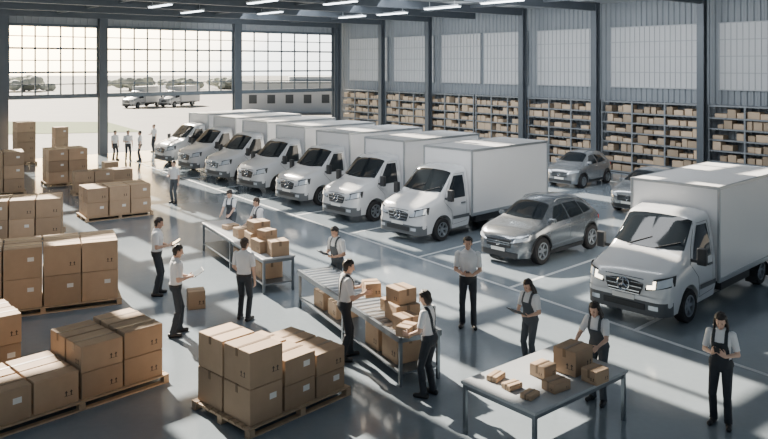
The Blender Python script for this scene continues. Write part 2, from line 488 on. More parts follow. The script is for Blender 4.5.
for bi, ((s, lab), L) in enumerate(zip(BAYS, lens)):
    t = unit_mesh(L); t['label'] = 'tall steel shelving ' + lab; t.location = WP(s, -.36)
    for li, z in enumerate(LEV):
        if (bi >= 4 or bi == 1) and li < 2: continue
        cnt = 0
        for seg in range(3):
            x = -L / 2 + L * seg / 3 + .06; xe = -L / 2 + L * (seg + 1) / 3 - .05
            while x < xe - .25:
                wd = random.choice((.28, .34, .42, .52, .60)); ht = random.choice((.18, .25, .32, .39))
                if x + wd > xe: wd = xe - x
                if random.random() > .08:
                    p = t.location + w * (x + wd / 2) + nn * random.uniform(-.04, .04)
                    if 0 < bi < 4:
                        carton(p.x, p.y, z - .0115, AW, (wd - .025, .5, ht), '%s carton from right on %s shelf of %s' % (ordn[cnt], lvn[li], lab), 'cartons on the wall shelving', False)
                    else: far.box((p.x, p.y, z - .0115 + ht / 2), (wd - .025, .5, ht), AW)
                    cnt += 1
                x += wd + random.uniform(.005, .05)
o = far.build('shelf_cartons', M['cardedge']); tag(o, 'dense rows of small cartons on the far shelving behind the van row', 'boxes'); o['kind'] = 'stuff'

# ------------------------------------------------------------------ vehicles
def pl0(t, x):
    if x <= t[0][0]: return t[0][1]
    for (a, va), (b_, vb) in zip(t[:-1], t[1:]):
        if x <= b_: return va + (vb - va) * (x - a) / (b_ - a)
    return t[-1][1]
def pl(t, x, sm=0.):
    r = min(sm, x * .8, max(0, (t[-1][0] - x) * .8))
    if r < .004: return pl0(t, x)
    return sum(pl0(t, x + r * q) * wq for q, wq in ((-1, 1), (-.66, 2), (-.33, 3), (0, 3), (.33, 3), (.66, 2), (1, 1))) / 15.
class Loft:
    def __init__(s, k, arch, L): s.k = k; s.arch = arch; s.L = L
    def half(s, x):
        k = s.k; sm = k.get('sm', 0.)
        zb = pl(k['zb'], x, sm); zt = pl(k['zt'], x, sm); wl = pl(k['wl'], x, sm); wb = pl(k['wb'], x, sm); wt = pl(k['wt'], x, sm)
        z0 = pl(k['zl'], x, sm); zl = z0
        for a, Rr, zc in s.arch:
            d = Rr * Rr - (x - a) ** 2
            if d > 0: zl = max(zl, zc + math.sqrt(d))
        zl = min(zl, zb - .06); cr = k.get('cr', .03)
        e = min(.14, .28 * (zt - zb))
        # the arch only trims the flank, it does not bend it
        z2 = z0 + (zb - z0) * .3; z3 = z0 + (zb - z0) * .75
        y1 = wl + (wb - wl) * min(1, (zl - z0) / (z2 - z0)); z2 = max(z2, zl + .008); z3 = max(z3, z2 + .008)
        return [(0, zl), (y1, zl), (wb, z2), (wb, z3), (wb - .012, max(zb, z3 + .004)), ((wb + wt) / 2 + .01, (zb + zt - e) / 2), (wt, zt - e), (wt - .035, zt - e * .4), (wt - .10, zt - e * .08), (wt * .5, zt + cr * .7), (0, zt + cr)]
    def stations(s):
        xs = set(round(s.L * i / 60, 3) for i in range(61))
        for a, Rr, zc in s.arch:
            for i in range(17): xs.add(round(a - Rr * math.cos(PI * i / 16), 3))
        for x in (.01, .02, .04): xs.add(x); xs.add(round(s.L - x, 3))
        xs = sorted(x for x in xs if 0 <= x <= s.L); o = [xs[0]]
        for x in xs[1:]:
            if x - o[-1] > .009: o.append(x)
        if o[-1] < s.L: o.append(s.L)
        return o
    def body(s, b):
        xs = s.stations(); vs = []; nh = len(s.half(xs[0])); nring = 2 * nh - 2
        for x in xs:
            h = s.half(x)
            ring = h + [(-y, z) for y, z in reversed(h[1:-1])]
            vs += [(-x, y, z) for y, z in ring]
        fs = []
        for i in range(len(xs) - 1):
            for j in range(nring):
                j2 = (j + 1) % nring
                fs.append((i * nring + j, i * nring + j2, (i + 1) * nring + j2, (i + 1) * nring + j))
        def cap(o, flip):   # strips across
            for j in range(0, nh - 1):
                a, c = o + j, o + j + 1
                a2 = o + (nring - j) % nring; c2 = o + (nring - j - 1)
                f = [a, c, c2, a2]; g = []
                for q in f:
                    if q not in g: g.append(q)
                if len(g) >= 3: fs.append(tuple(g if not flip else reversed(g)))
        cap(0, False); cap((len(xs) - 1) * nring, True)
        b.add(vs, fs)
    def side_y(s, x, z):
        h = s.half(x)[1:9]
        for (y0, z0), (y1, z1) in zip(h[:-1], h[1:]):
            if z0 <= z <= z1 and z1 > z0: return y0 + (y1 - y0) * (z - z0) / (z1 - z0)
        return h[-1][0] if z > h[-1][1] else h[0][0]
    def top_z(s, x, y):
        h = s.half(x)[4:]; y = abs(y)
        for (y0, z0), (y1, z1) in zip(h[:-1], h[1:]):
            if y1 <= y <= y0 and y0 > y1: return z0 + (z1 - z0) * (y0 - y) / (y0 - y1)
        return h[0][1]
    def side_patch(s, b, c, side, off=.008, n=6):
        P = []
        for i in range(n + 1):
            r = []
            for j in range(n + 1):
                u, v = i / n, j / n
                x = (1 - v) * ((1 - u) * c[0][0] + u * c[1][0]) + v * ((1 - u) * c[3][0] + u * c[2][0])
                z = (1 - v) * ((1 - u) * c[0][1] + u * c[1][1]) + v * ((1 - u) * c[3][1] + u * c[2][1])
                r.append((-x, side * (s.side_y(x, z) + off), z))
            P.append(r)
        b.grid(P)
    def top_patch(s, b, x0, x1, w0, w1, off=.012, n=12, bow=0.):
        P = []
        for i in range(n + 1):
            u = i / n; ww = w0 + (w1 - w0) * u; r = []
            for j in range(n + 1):
                y = -ww + 2 * ww * j / n; x = x0 + (x1 - x0) * u + bow * (y / ww) ** 2 * (1 - u)
                r.append((-x + off * .6, y, s.top_z(x, y) + off))
            P.append(r)
        b.grid(P)
    def front_s(s, y, z=None):
        sm = s.k.get('sm', 0.); y = abs(y)
        if y <= s.k['wb'][0][1]: return 0.
        lo, hi = 0., 1.0
        for _ in range(18):
            m = (lo + hi) / 2
            if pl(s.k['wb'], m, sm) < y: lo = m
            else: hi = m
        return lo
    def front_patch(s, b, y0, y1, z0, z1, off=.012, n=8, z0b=None, z1b=None, lean=0.):
        P = []
        for i in range(n + 1):
            y = y0 + (y1 - y0) * i / n; u = i / n
            za = z0 + ((z0b if z0b is not None else z0) - z0) * u; zb = z1 + ((z1b if z1b is not None else z1) - z1) * u
            P.append([(-s.front_s(y) + off - lean * v, y, za + (zb - za) * v) for v in (0, .5, 1)])
        b.grid(P)

def wheel(parent, x, y, Rr, wd, mrim):
    sg = 1 if y > 0 else -1
    b = MB(); b.lathe_y([(.01, .02), (Rr * .62, .02), (Rr * .63, wd / 2 * .9), (Rr * .92, wd / 2), (Rr, wd / 2 * .7), (Rr, -wd / 2 * .7), (Rr * .92, -wd / 2), (.01, -wd / 2)])
    o = b.build('wheel', M['tyre'], parent, (x, y, Rr), 0 if sg > 0 else PI, smooth=40)
    b = MB(); b.lathe_y([(Rr * .55, .03), (Rr * .56, wd / 2 * .96), (Rr * .64, wd / 2 * .96), (Rr * .64, .03)])
    b.lathe_y([(.002, wd * .36), (Rr * .15, wd * .36), (Rr * .2, wd * .2)])
    for i in range(6):
        a = i * PI / 3; m4 = Matrix.Rotation(a, 4, 'Y') @ Matrix.Translation((Rr * .36, 0, 0))
        b.box((0, wd * .28, 0), (Rr * .5, .03, Rr * .17), 0, m4)
    b.build('rim', mrim, o, smooth=40)
    return o

def make_van(lit=False):
    t = thing('box_van', '', 'van', (0, 0, 0), 0, 'white box vans')
    ax1, ax2 = .98, 5.05; LB = 6.6
    k = dict(zt=[(0, 1.00), (.06, 1.09), (.16, 1.15), (.5, 1.26), (.90, 1.37), (.97, 1.42), (1.62, 2.06), (1.78, 2.15), (2.25, 2.2)],
             zb=[(0, .86), (.2, 1.02), (.86, 1.18), (2.25, 1.22)],
             wl=[(0, .72), (.1, .86), (.3, .93), (2.25, .95)],
             wb=[(0, .68), (.03, .79), (.10, .88), (.24, .945), (.5, .98), (2.25, 1.0)],
             wt=[(0, .60), (.1, .78), (.24, .85), (.86, .88), (1.62, .82), (2.25, .85)],
             zl=[(0, .28), (2.25, .34)], cr=.035, sm=.07)
    lf = Loft(k, [(ax1, .45, .36)], 2.25)
    b = MB(); lf.body(b); b.build('cab', M['paint'], t, smooth=38)
    b = MB(); lf.top_patch(b, .97, 1.64, .82, .75, .01, 14, .10); b.build('windshield', M['glass'], t, smooth=60)
    for sd in (1, -1):
        b = MB(); lf.side_patch(b, [(1.18, 1.27), (2.06, 1.27), (2.06, 1.96), (1.66, 1.96)], sd); b.build('side_window', M['glass'], t, smooth=60)
        b = MB()
        loop = [(1.06, 1.22), (1.60, 2.0), (2.12, 2.02), (2.12, .5), (1.46, .45), (1.40, .9), (1.06, 1.22)]
        pts = []
        for (xa, za), (xb, zb2) in zip(loop[:-1], loop[1:]):
            for i in range(5): x = xa + (xb - xa) * i / 5; z = za + (zb2 - za) * i / 5; pts.append(V((-x, sd * (lf.side_y(x, z) + .001), z)))
        b.tube(pts + [pts[0]], .006, 5); b.build('door_seam', M['greyplastic'], t)
        b = MB(); b.box((-1.93, sd * 1.02, 1.1), (.2, .035, .045)); b.build('door_handle', M['greyplastic'], t, bevel=.01)
        b = MB(); b.box((-1.15, sd * 1.0, 1.30), (.08, .36, .07)); b.box((-1.12, sd * 1.19, 1.42), (.13, .2, .36))
        b.build('mirror', M['plastic'], t, bevel=.025)
        b = MB(); lf.side_patch(b, [(1.45, .62), (2.24, .62), (2.24, .72), (1.45, .72)], sd, .015); b.build('side_moulding', M['greyplastic'], t)
        # headlight: dark housing with a clear lamp inside
        b = MB(); lf.front_patch(b, sd * .47, sd * .962, .78, .99, .014, 12, .90, 1.12, .05)
        hl = b.build('headlight', M['plastic'], t, smooth=60)
        b = MB(); lf.front_patch(b, sd * .51, sd * .70, .82, .96, .024, 6, .85, 1.01, .045); b.build('lamp_lens', M['lenson'] if lit else M['lens'], hl, smooth=60)
        b = MB(); lf.front_patch(b, sd * .72, sd * .945, .85, 1.01, .022, 8, .925, 1.09, .045); b.build('lamp_lens', M['lens'], hl, smooth=60)
        b = MB(); lf.front_patch(b, sd * .56, sd * .76, .41, .50, .04); b.build('fog_lamp', M['lens'], t)
    b = MB(); lf.front_patch(b, -.955, .955, .28, .57, .025, 24); b.build('bumper', M['greyplastic'], t, smooth=60)
    b = MB(); lf.front_patch(b, -.955, .955, .57, .66, .035, 24); b.build('bumper_strip', M['paint'], t, smooth=60)
    b = MB(); b.box((.03, 0, .44), (.03, .95, .13)); b.build('air_intake', M['plastic'], t, bevel=.012)
    g = MB(); P = []
    for i in range(13):
        y = -.45 + .90 * i / 12; f = (abs(y) / .45) ** 2
        P.append([(.034 - .012 * f, y * .80, .68), (.034 - .012 * f, y * .94, .82), (-.012 - .012 * f, y, 1.02)])
    g.grid(P); gr = g.build('grille', M['plastic'], t)
    b = MB()
    for z, hw in ((.74, .36), (.83, .41), (.92, .43)):
        x = .040 if z < .83 else .036 - (z - .82) * .2
        b.box((x, 0, z), (.02, 2 * hw, .022))
    b.box((.045, 0, .685), (.02, .72, .02)); b.box((-.002, 0, 1.012), (.02, .88, .02))
    b.build('grille_bar', M['chrome'], gr)
    b = MB(); cz = .85; rr = .135; xe = .062
    n = 28
    ring = [V((xe, rr * math.sin(2 * PI * i / n), cz + rr * math.cos(2 * PI * i / n))) for i in range(n + 1)]
    b.tube(ring, .014, 6)
    for i in range(3):
        a = 2 * PI * i / 3
        b.cyl((xe, 0, cz), (xe, rr * math.sin(a), cz + rr * math.cos(a)), .030, .006, 6)
    b.build('emblem', M['chrome'], gr, smooth=50)
    b = MB(); b.box((.055, 0, .60), (.012, .5, .10)); b.build('license_plate', M['paper'], t)
    for y in (-.45, .2):
        b = MB()
        a = V((-.96, y, lf.top_z(.96, y) + .03)); c = V((-1.16, y + .5, lf.top_z(1.16, y + .5) + .03)); b.tube([a, c], .009, 5)
        b.build('wiper', M['plastic'], t)
    # cargo box
    b = MB(); b.box0(-LB, -2.32, -1.05, 1.05, .62, 2.75); b.build('cargo_box', M['boxpaint'], t, bevel=.03)
    b = MB()
    for y in (-1.05, 1.05):
        b.box0(-LB - .005, -2.315, y - .03, y + .03, .60, .70); b.box0(-LB - .005, -2.315, y - .025, y + .025, 2.68, 2.755)
        for x in (-LB, -2.32): b.box0(x - .03, x + .03, y - .03, y + .03, .60, 2.755)
    for x in (-LB, -2.32): b.box0(x - .02, x + .02, -1.05, 1.05, 2.69, 2.757)
    b.build('edge_trim', M['alu'], t, bevel=.008)
    b = MB(); b.box0(-LB, -LB - .03, -.02, .02, .7, 2.65)
    for y in (-.5, .5): b.box0(-LB - .03, -LB, y - .46, y + .46, .72, 2.64)
    b.build('rear_door', M['boxpaint'], t, bevel=.01)
    for y in (-.9, .9):
        b = MB(); b.box((-LB - .02, y, .54), (.05, .2, .12)); b.build('tail_light', M['red'], t, bevel=.01)
    b = MB()
    for y in (-.42, .42): b.box0(-LB + .1, -1.9, y - .05, y + .05, .42, .62)
    for x in (-2.6, -3.6, -5.05, -6.3): b.box0(x - .05, x + .05, -.9, .9, .48, .6)
    b.box0(-4.3, -2.6, .72, .98, .36, .6); b.box0(-4.3, -2.6, -.98, -.72, .36, .6)
    b.build('chassis', M['plastic'], t, bevel=.01)
    for y in (-.9, .9):
        b = MB(); P = []
        for i in range(11):
            a = PI * i / 10; P.append([(-ax2 + .46 * math.cos(a), y - .14, .36 + .46 * math.sin(a) - .22), (-ax2 + .46 * math.cos(a), y + .14, .36 + .46 * math.sin(a) - .22)])
        b.grid(P); b.build('mudguard', M['plastic'], t)
    for x in (-ax1, -ax2):
        for y in (-.87, .87): wheel(t, x, y, .36, .24, M['alu'])
    return t

def make_car(name, lab, paint, k, ax, L, Rr, wins, ws, wheel_y, rails=False):
    t = thing(name, lab, 'car')
    lf = Loft(k, [(a, Rr + .05, Rr) for a in ax], L)
    b = MB(); lf.body(b); b.build('body', paint, t, smooth=60)
    b = MB(); lf.top_patch(b, *ws, .01, 12, .10); b.build('windshield', M['glass'], t, smooth=60)
    for sd in (1, -1):
        for q in wins:
            b = MB(); lf.side_patch(b, q, sd); b.build('side_window', M['glass'], t, smooth=60)
        b = MB(); xw = k['wb'][2][1]
        lf.front_patch(b, sd * k['wb'][0][1] * .80, sd * (xw + .02), .64, .72, .02, 10, .73, .84, .05); b.build('headlight', M['lens'], t, smooth=60)
        m = ws[0] + .28; zz = wins[0][0][1] + .05; yy = lf.side_y(m, zz)
        b = MB(); b.box((-m - .05, sd * (yy + .08), zz + .03), (.1, .22, .12)); b.build('mirror', paint, t, bevel=.03)
        for q in wins[:2]:
            b = MB(); xx = q[1][0] - .12; zq = q[1][1] - .1; b.box((-xx, sd * (lf.side_y(xx, zq) + .015), zq), (.2, .03, .035)); b.build('door_handle', M['chrome'], t, bevel=.006)
        for xx in [wins[0][0][0] - .15, wins[0][1][0] + .03, wins[1][1][0] + .02]:
            b = MB(); pts = [V((-xx, sd * (lf.side_y(xx, z) + .001), z)) for z in (.42, .55, .7, .85, wins[0][0][1] - .02)]; b.tube(pts, .005, 4); b.build('door_seam', M['greyplastic'], t)
        b = MB(); lf.side_patch(b, [(ax[0] + .45, .22), (ax[1] - .45, .22), (ax[1] - .45, .33), (ax[0] + .45, .33)], sd, .02); b.build('sill', M['plastic'], t)
        for a in ax:   # dark arch lining
            b = MB(); P = []
            for i in range(15):
                g = PI * (i / 14) ; rr = Rr + .05
                xx = a - rr * math.cos(g); zz2 = Rr + rr * math.sin(g); yy = lf.side_y(xx, zz2 + .02)
                P.append([(-xx, sd * (yy + .012), zz2), (-(a - (rr + .045) * math.cos(g)), sd * (yy + .010), Rr + (rr + .045) * math.sin(g))])
            b.grid(P); b.build('arch_trim', M['plastic'], t)
        if rails:
            b = MB(); pts = [V((-x, sd * .54, lf.top_z(x, .54) + (.04 if 2.0 < x < 3.5 else .0))) for x in (1.9, 2.02, 2.6, 3.1, 3.4, 3.55)]; b.tube(pts, .015, 6); b.build('roof_rail', M['alu'], t)
        b = MB(); b.box((-L + .08, sd * k['wb'][-1][1] * .95, .85), (.10, .22, .14)); b.build('tail_light', M['red'], t, bevel=.02)
    hw = k['wb'][0][1]
    g = MB(); lf.front_patch(g, -hw * .78, hw * .78, .50, .70, .018, 10); gr = g.build('grille', M['plastic'], t)
    g = MB(); lf.front_patch(g, -hw * 1.2, hw * 1.2, .24, .38, .02, 14); g.build('lower_intake', M['plastic'], t)
    b = MB(); lf.front_patch(b, -hw * .76, hw * .76, .575, .60, .028, 8); lf.front_patch(b, -hw * .76, hw * .76, .63, .65, .028, 8)
    b.build('grille_bar', M['chrome'], gr)
    b = MB(); n = 20; b.tube([V((.04, .065 * math.sin(2 * PI * i / n), .605 + .065 * math.cos(2 * PI * i / n))) for i in range(n + 1)], .008, 5)
    b.build('emblem', M['chrome'], gr)
    b = MB(); b.box((.035, 0, .44), (.012, .46, .09)); b.build('license_plate', M['paper'], t)
    for a in ax:
        for y in (-wheel_y, wheel_y): wheel(t, -a, y, Rr, .22, M['alu'])
    return t

TH = R(46)
fwd = V((-math.sin(TH), -math.cos(TH), 0)); left = V((-fwd.y, fwd.x, 0))
AV = math.atan2(fwd.y, fwd.x)
def from_wheel(cx, cy, ax, wy):   # bumper-centre origin from the near front tyre's contact point
    return V((cx, cy, 0)) + fwd * ax - left * wy
van = make_van()
ords = ['nearest white box van of the parked row, beside the silver crossover car', 'second nearest white box van of the parked row', 'third nearest white box van of the parked row', 'middle white box van of the parked row of seven', 'third farthest white box van of the parked row', 'second farthest white box van of the parked row', 'farthest white box van of the parked row, by the windows']
for i in range(7):
    p = from_wheel(1.78 - 2.117 * i, 23.8 + 3.0 * i, .98, .9)
    if i == 0: van.location = p; van.rotation_euler = (0, 0, AV); van['label'] = ords[0]
    else: dup(van, None, p, AV, ords[i])
nv = make_van(True); nv['label'] = 'large white box van at the right foreground with lit headlights'
q = G(686, 322); nv.location = from_wheel(q.x, q.y, .98, .9); nv.rotation_euler = (0, 0, AV)
for px, py, lab, a in ((127, 108, 'white van parked outside in the yard, left one', R(250)), (164, 107, 'white van parked outside in the yard, right one', R(250))):
    p = G(px, py); p.z = -.05; dup(van, None, p, a, lab, 'vans outside')

kS = dict(zt=[(0, .74), (.06, .83), (.3, .95), (.85, 1.06), (.97, 1.10), (1.6, 1.52), (2.1, 1.64), (3.0, 1.60), (3.5, 1.50), (3.88, 1.18), (4.08, 1.02), (4.15, .88)],
          zb=[(0, .66), (.06, .75), (.3, .87), (.95, 1.0), (3.4, 1.10), (3.9, 1.06), (4.15, .82)],
          wl=[(0, .5), (.1, .66), (.3, .78), (.6, .84), (3.6, .84), (4.05, .72), (4.15, .60)],
          wb=[(0, .52), (.07, .68), (.22, .80), (.5, .88), (2.3, .91), (3.5, .88), (4.0, .76), (4.15, .62)],
          wt=[(0, .42), (.07, .56), (.3, .70), (.9, .74), (1.6, .60), (3.0, .57), (3.55, .54), (3.9, .62), (4.15, .50)],
          zl=[(0, .24), (.5, .22), (3.7, .22), (4.15, .38)], cr=.035, sm=.16)
suv = make_car('crossover_car', 'silver crossover car with roof rails parked beside the near vans', M['silver'], kS, (.82, 3.38), 4.15, .37,
               [[(1.34, 1.06), (2.16, 1.09), (2.16, 1.48), (1.80, 1.44)], [(2.23, 1.09), (2.94, 1.13), (2.94, 1.46), (2.23, 1.485)], [(3.01, 1.14), (3.52, 1.18), (3.32, 1.35), (3.01, 1.44)]], (1.0, 1.63, .68, .56), .80, True)
q = G(540, 264); suv.location = from_wheel(q.x, q.y, .82, .8); suv.rotation_euler = (0, 0, AV)
kH = dict(zt=[(0, .70), (.06, .80), (.3, .92), (.7, 1.02), (.8, 1.06), (1.4, 1.46), (1.9, 1.54), (2.6, 1.50), (2.98, 1.36), (3.25, 1.04), (3.4, .90)],
          zb=[(0, .62), (.06, .72), (.3, .85), (.8, .96), (2.9, 1.04), (3.25, .98), (3.4, .82)],
          wl=[(0, .48), (.1, .64), (.3, .75), (.6, .79), (3.0, .78), (3.4, .58)],
          wb=[(0, .50), (.07, .66), (.22, .78), (.5, .83), (2.1, .84), (2.95, .81), (3.25, .71), (3.4, .58)],
          wt=[(0, .40), (.07, .54), (.3, .65), (.75, .69), (1.4, .56), (2.6, .54), (3.0, .53), (3.4, .46)],
          zl=[(0, .22), (.5, .20), (3.1, .20), (3.4, .34)], cr=.035, sm=.16)
hat = make_car('hatchback', 'small silver hatchback parked far back near the shelving', M['silver2'], kH, (.68, 2.76), 3.4, .31,
               [[(1.12, 1.01), (1.85, 1.03), (1.85, 1.39), (1.52, 1.36)], [(1.92, 1.03), (2.62, 1.08), (2.45, 1.33), (1.92, 1.39)]], (.84, 1.42, .62, .53), .74)
q = G(582, 188); hat.location = from_wheel(q.x, q.y, .68, .74); hat.rotation_euler = (0, 0, AV)
q = G(655, 215); dup(hat, None, from_wheel(q.x, q.y, .68, .74), AV, 'small silver hatchback half hidden behind the right foreground van', 'small silver hatchbacks')
hat['group'] = 'small silver hatchbacks'

# parking bay lines
def strip(a, c, wd, nm, lab):
    a = V((a.x, a.y, 0)); c = V((c.x, c.y, 0)); d = (c - a); ang = math.atan2(d.y, d.x); m = (a + c) / 2
    b = MB(); b.box((m.x, m.y, .003), (d.length, wd, .004), ang)
    struct(b.build(nm, M['line']), lab, 'floor marking')
rowdir = V((-2.117, 3.0, 0)).normalized()
base = from_wheel(1.78, 23.8, .98, .9)
for i in range(-4, 7):
    a = base - V((-2.117, 3.0, 0)) * -(i + .5) + fwd * .7
    strip(a, a - fwd * 6.6, .10, 'trim_%d' % ti, 'white painted parking bay line on the floor'); ti += 1
a = base + rowdir * 27 + fwd * .75; c = base - rowdir * 18 + fwd * .75
strip(a, c, .10, 'trim_%d' % ti, 'long white painted line in front of the parked row'); ti += 1

# ------------------------------------------------------------------ tables
def table(name, lab, root, ang, L, W, Ht, nlegs, shelf, rollers, top):
    t = thing(name, lab, 'table', root, ang)
    if rollers:
        b = MB()
        for y in (.03, W - .03): b.box((L / 2, y, Ht - .04), (L, .06, .10))
        for x in (.03, L - .03): b.box((x, W / 2, Ht - .05), (.06, W, .08))
        b.build('frame', M['tablesteel'], t)
        b = MB(); n = int(L / .2)
        for i in range(n):
            x = .08 + (L - .16) * (i + .5) / n; b.cyl((x, .06, Ht - .05), (x, W - .06, Ht - .05), .05, .05, 10)
        b.build('rollers', M['roller'], t, smooth=40)
    else:
        b = MB(); b.box((L / 2, W / 2, Ht - .022), (L, W, .044)); b.build('tabletop', top, t, bevel=.006)
        b = MB()
        for y in (.06, W - .06): b.box((L / 2, y, Ht - .085), (L - .1, .03, .08))
        for x in (.06, L - .06): b.box((x, W / 2, Ht - .085), (.03, W - .1, .08))
        b.build('frame', M['tablesteel'], t)
    for i in range(nlegs):
        x = .05 + (L - .1) * i / (nlegs - 1)
        for y in (.05, W - .05):
            b = MB(); b.box((x, y, (Ht - .045) / 2), (.055, .055, Ht - .045)); b.build('leg', M['tablesteel'], t)
    if shelf:
        b = MB(); b.box((L / 2, W / 2, .22), (L - .06, W - .06, .03)); b.build('lower_shelf', M['tablesteel'], t)
    return t
def on_table(root, ang, lx, ly, z, sz, rz, lab, grp):
    x, y = rot2(ang, lx, ly)
    return carton(root.x + x, root.y + y, z, ang + rz, sz, lab, grp)
A1 = math.atan2(-.866, .5); T1 = V((-5.4, 22.5, 0))
table('work_table', 'long steel packing table farther back with lower shelf', T1, A1, 5.0, .85, .85, 3, True, False, M['tabletop'])
for lx, ly, z, sz, rz, d in ((2.45, .42, .851, (.4, .45, .25), .05, 'box at the middle of the far packing table'), (3.55, .42, .851, (.55, .55, .36), -.05, 'lower box of the pair on the far packing table'),
        (3.6, .42, 1.217, (.46, .45, .28), .1, 'box stacked on top of another on the far packing table'), (4.2, .35, .851, (.5, .5, .3), .1, 'low box near the end of the far packing table'),
        (4.72, .5, .851, (.42, .45, .36), -.08, 'box at the near end of the far packing table'), (4.2, .42, 1.157, (.36, .36, .22), .3, 'small box topping the low box on the far packing table'),
        (1.3, .45, .851, (.3, .4, .12), .2, 'flat box near the far end of the far packing table'),
        (2.6, .42, .236, (.5, .5, .36), 0, 'leftmost box on the far table lower shelf'), (3.4, .42, .236, (.55, .55, .4), .05, 'middle box on the far table lower shelf'), (4.3, .42, .236, (.55, .55, .4), -.05, 'rightmost box on the far table lower shelf')):
    on_table(T1, A1, lx, ly, z, sz, rz, 'cardboard ' + d, 'boxes on the far packing table')
A2 = math.atan2(-.888, .46); T2 = V((-1.97, 17.24, 0))
table('roller_table', 'long steel roller table in the centre with lower shelf', T2, A2, 4.85, .85, .85, 3, True, True, None)
for lx, ly, z, sz, rz, d in ((4.05, .5, .862, (.5, .48, .32), -.05, 'lower box near the end of the roller table'),
        (4.0, .5, 1.188, (.42, .4, .26), .12, 'box stacked on another near the end of the roller table'), (4.55, .3, .862, (.34, .36, .26), .1, 'box at the near corner of the roller table'),
        (3.5, .6, .862, (.36, .36, .22), .15, 'small box behind the stacked pair on the roller table'),
        (.9, .42, .236, (.5, .55, .36), .03, 'leftmost box on the roller table lower shelf'), (1.6, .42, .236, (.5, .5, .32), -.05, 'second box on the roller table lower shelf'), (3.5, .42, .236, (.55, .55, .42), 0, 'third box on the roller table lower shelf'), (4.2, .42, .236, (.55, .55, .45), .04, 'rightmost box on the roller table lower shelf')):
    on_table(T2, A2, lx, ly, z, sz, rz, 'cardboard ' + d, 'boxes on the roller table')
A3 = math.atan2(.645, .764); T3 = V((2.05, 10.3, 0))
table('packing_table', 'grey topped packing table at the bottom right foreground', T3, A3, 2.26, 1.4, .78, 2, False, False, M['tabletop'])
for px, py, z, sz, rz, d in ((496, 379, .783, (.28, .18, .08), .2, 'leftmost flat box on the front table'), (512, 388, .783, (.26, .18, .08), -.1, 'second flat box from left on the front table'), (530, 397, .783, (.26, .18, .07), .15, 'flat box nearest the front edge of the front table'),
        (556, 389, .783, (.34, .26, .14), -.1, 'low box in front of the big box'), (573, 370, .783, (.48, .40, .38), .05, 'largest box on the front table'),
        (595, 381, .783, (.30, .28, .20), -.05, 'rightmost box on the front table'), (543, 375, .783, (.30, .28, .18), 0, 'box left of the big box on the front table')):
    p = G(px, py, .78); carton(p.x, p.y, z, A3 + rz, sz, 'cardboard ' + d, 'boxes on the front table')

# ------------------------------------------------------------------ people
def ik(a, t, l1, l2, pole):
    d = t - a; L = min(d.length, (l1 + l2) * .998); dn = d.normalized()
    x = (l1 * l1 - l2 * l2 + L * L) / (2 * L); hg = math.sqrt(max(l1 * l1 - x * x, 0))
    p = pole - dn * pole.dot(dn); p.normalize()
    return a + dn * x + p * hg, a + dn * L

def shell(co, no, quads, mask, off, name, m, parent, extra=None):
    q = quads[mask]
    if len(q) == 0: return None
    ids = np.unique(q); mp = -np.ones(len(co), int); mp[ids] = np.arange(len(ids))
    o = off if np.isscalar(off) else off[ids][:, None]
    top = co[ids] + no[ids] * o; bot = co[ids] - no[ids] * .002
    fq = mp[q]
    e = np.concatenate([fq[:, [0, 1]], fq[:, [1, 2]], fq[:, [2, 3]], fq[:, [3, 0]]])
    es = np.sort(e, axis=1); key = es[:, 0].astype(np.int64) * 10000000 + es[:, 1]
    _, inv, cnt = np.unique(key, return_inverse=True, return_counts=True)
    be = e[cnt[inv.ravel()] == 1]; n = len(ids)
    rim = np.stack([be[:, 1], be[:, 0], be[:, 0] + n, be[:, 1] + n], axis=1)
    vs = np.concatenate([top, bot]).tolist(); fs = fq.tolist() + rim.tolist()
    if extra is not None and extra.v:
        o0 = len(vs); vs += [tuple(v) for v in extra.v]; fs += [tuple(i + o0 for i in f) for f in extra.f]
    me = bpy.data.meshes.new(name); me.from_pydata(vs, [], fs)
    me.polygons.foreach_set('use_smooth', [True] * len(me.polygons)); me.materials.append(m)
    return link(name, me, parent)

PREP = {
 'relax': dict(L=((.03, .245, .80), (.1, 0, -1), (0, -1, 0)), R=((.03, -.245, .80), (.1, 0, -1), (0, 1, 0))),
 'tablet': dict(L=((.24, .13, 1.08), (.9, -.35, .15), (0, -.5, .85)), R=((.22, -.13, 1.13), (.85, .4, .05), (.1, .5, -.8))),
 'phone': dict(L=((.20, .10, 1.13), (.55, -.5, .6), (-.5, -.6, .2)), R=((.20, -.09, 1.15), (.6, .45, .6), (-.5, .6, .2))),
 'clasp': dict(L=((.22, .085, 1.06), (.5, -.8, .1), (-.4, -.5, .6)), R=((.22, -.085, 1.08), (.5, .8, .1), (-.4, .5, .4))),
 'box': dict(L=((.26, .20, 1.03), (1, -.03, .05), (0, -1, 0)), R=((.26, -.20, 1.03), (1, .03, .05), (0, 1, 0))),
 'lift': dict(L=((.30, .20, 1.19), (1, -.03, .1), (0, -1, 0)), R=((.30, -.20, 1.19), (1, .03, .1), (0, 1, 0))),
 'reach': dict(L=((.36, .16, .99), (.9, -.2, -.3), (0, -.7, -.7)), R=((.36, -.16, .99), (.9, .2, -.3), (0, .7, -.7))),
 'sort': dict(L=((.46, .20, 1.10), (.9, -.15, -.25), (0, -.8, -.5)), R=((.46, -.20, 1.10), (.9, .15, -.25), (0, .8, -.5))),
 'akimbo': dict(L=((.03, .245, .80), (.1, 0, -1), (0, -1, 0)), R=((.26, -.12, 1.12), (.8, .4, .2), (0, .5, .8))),
}
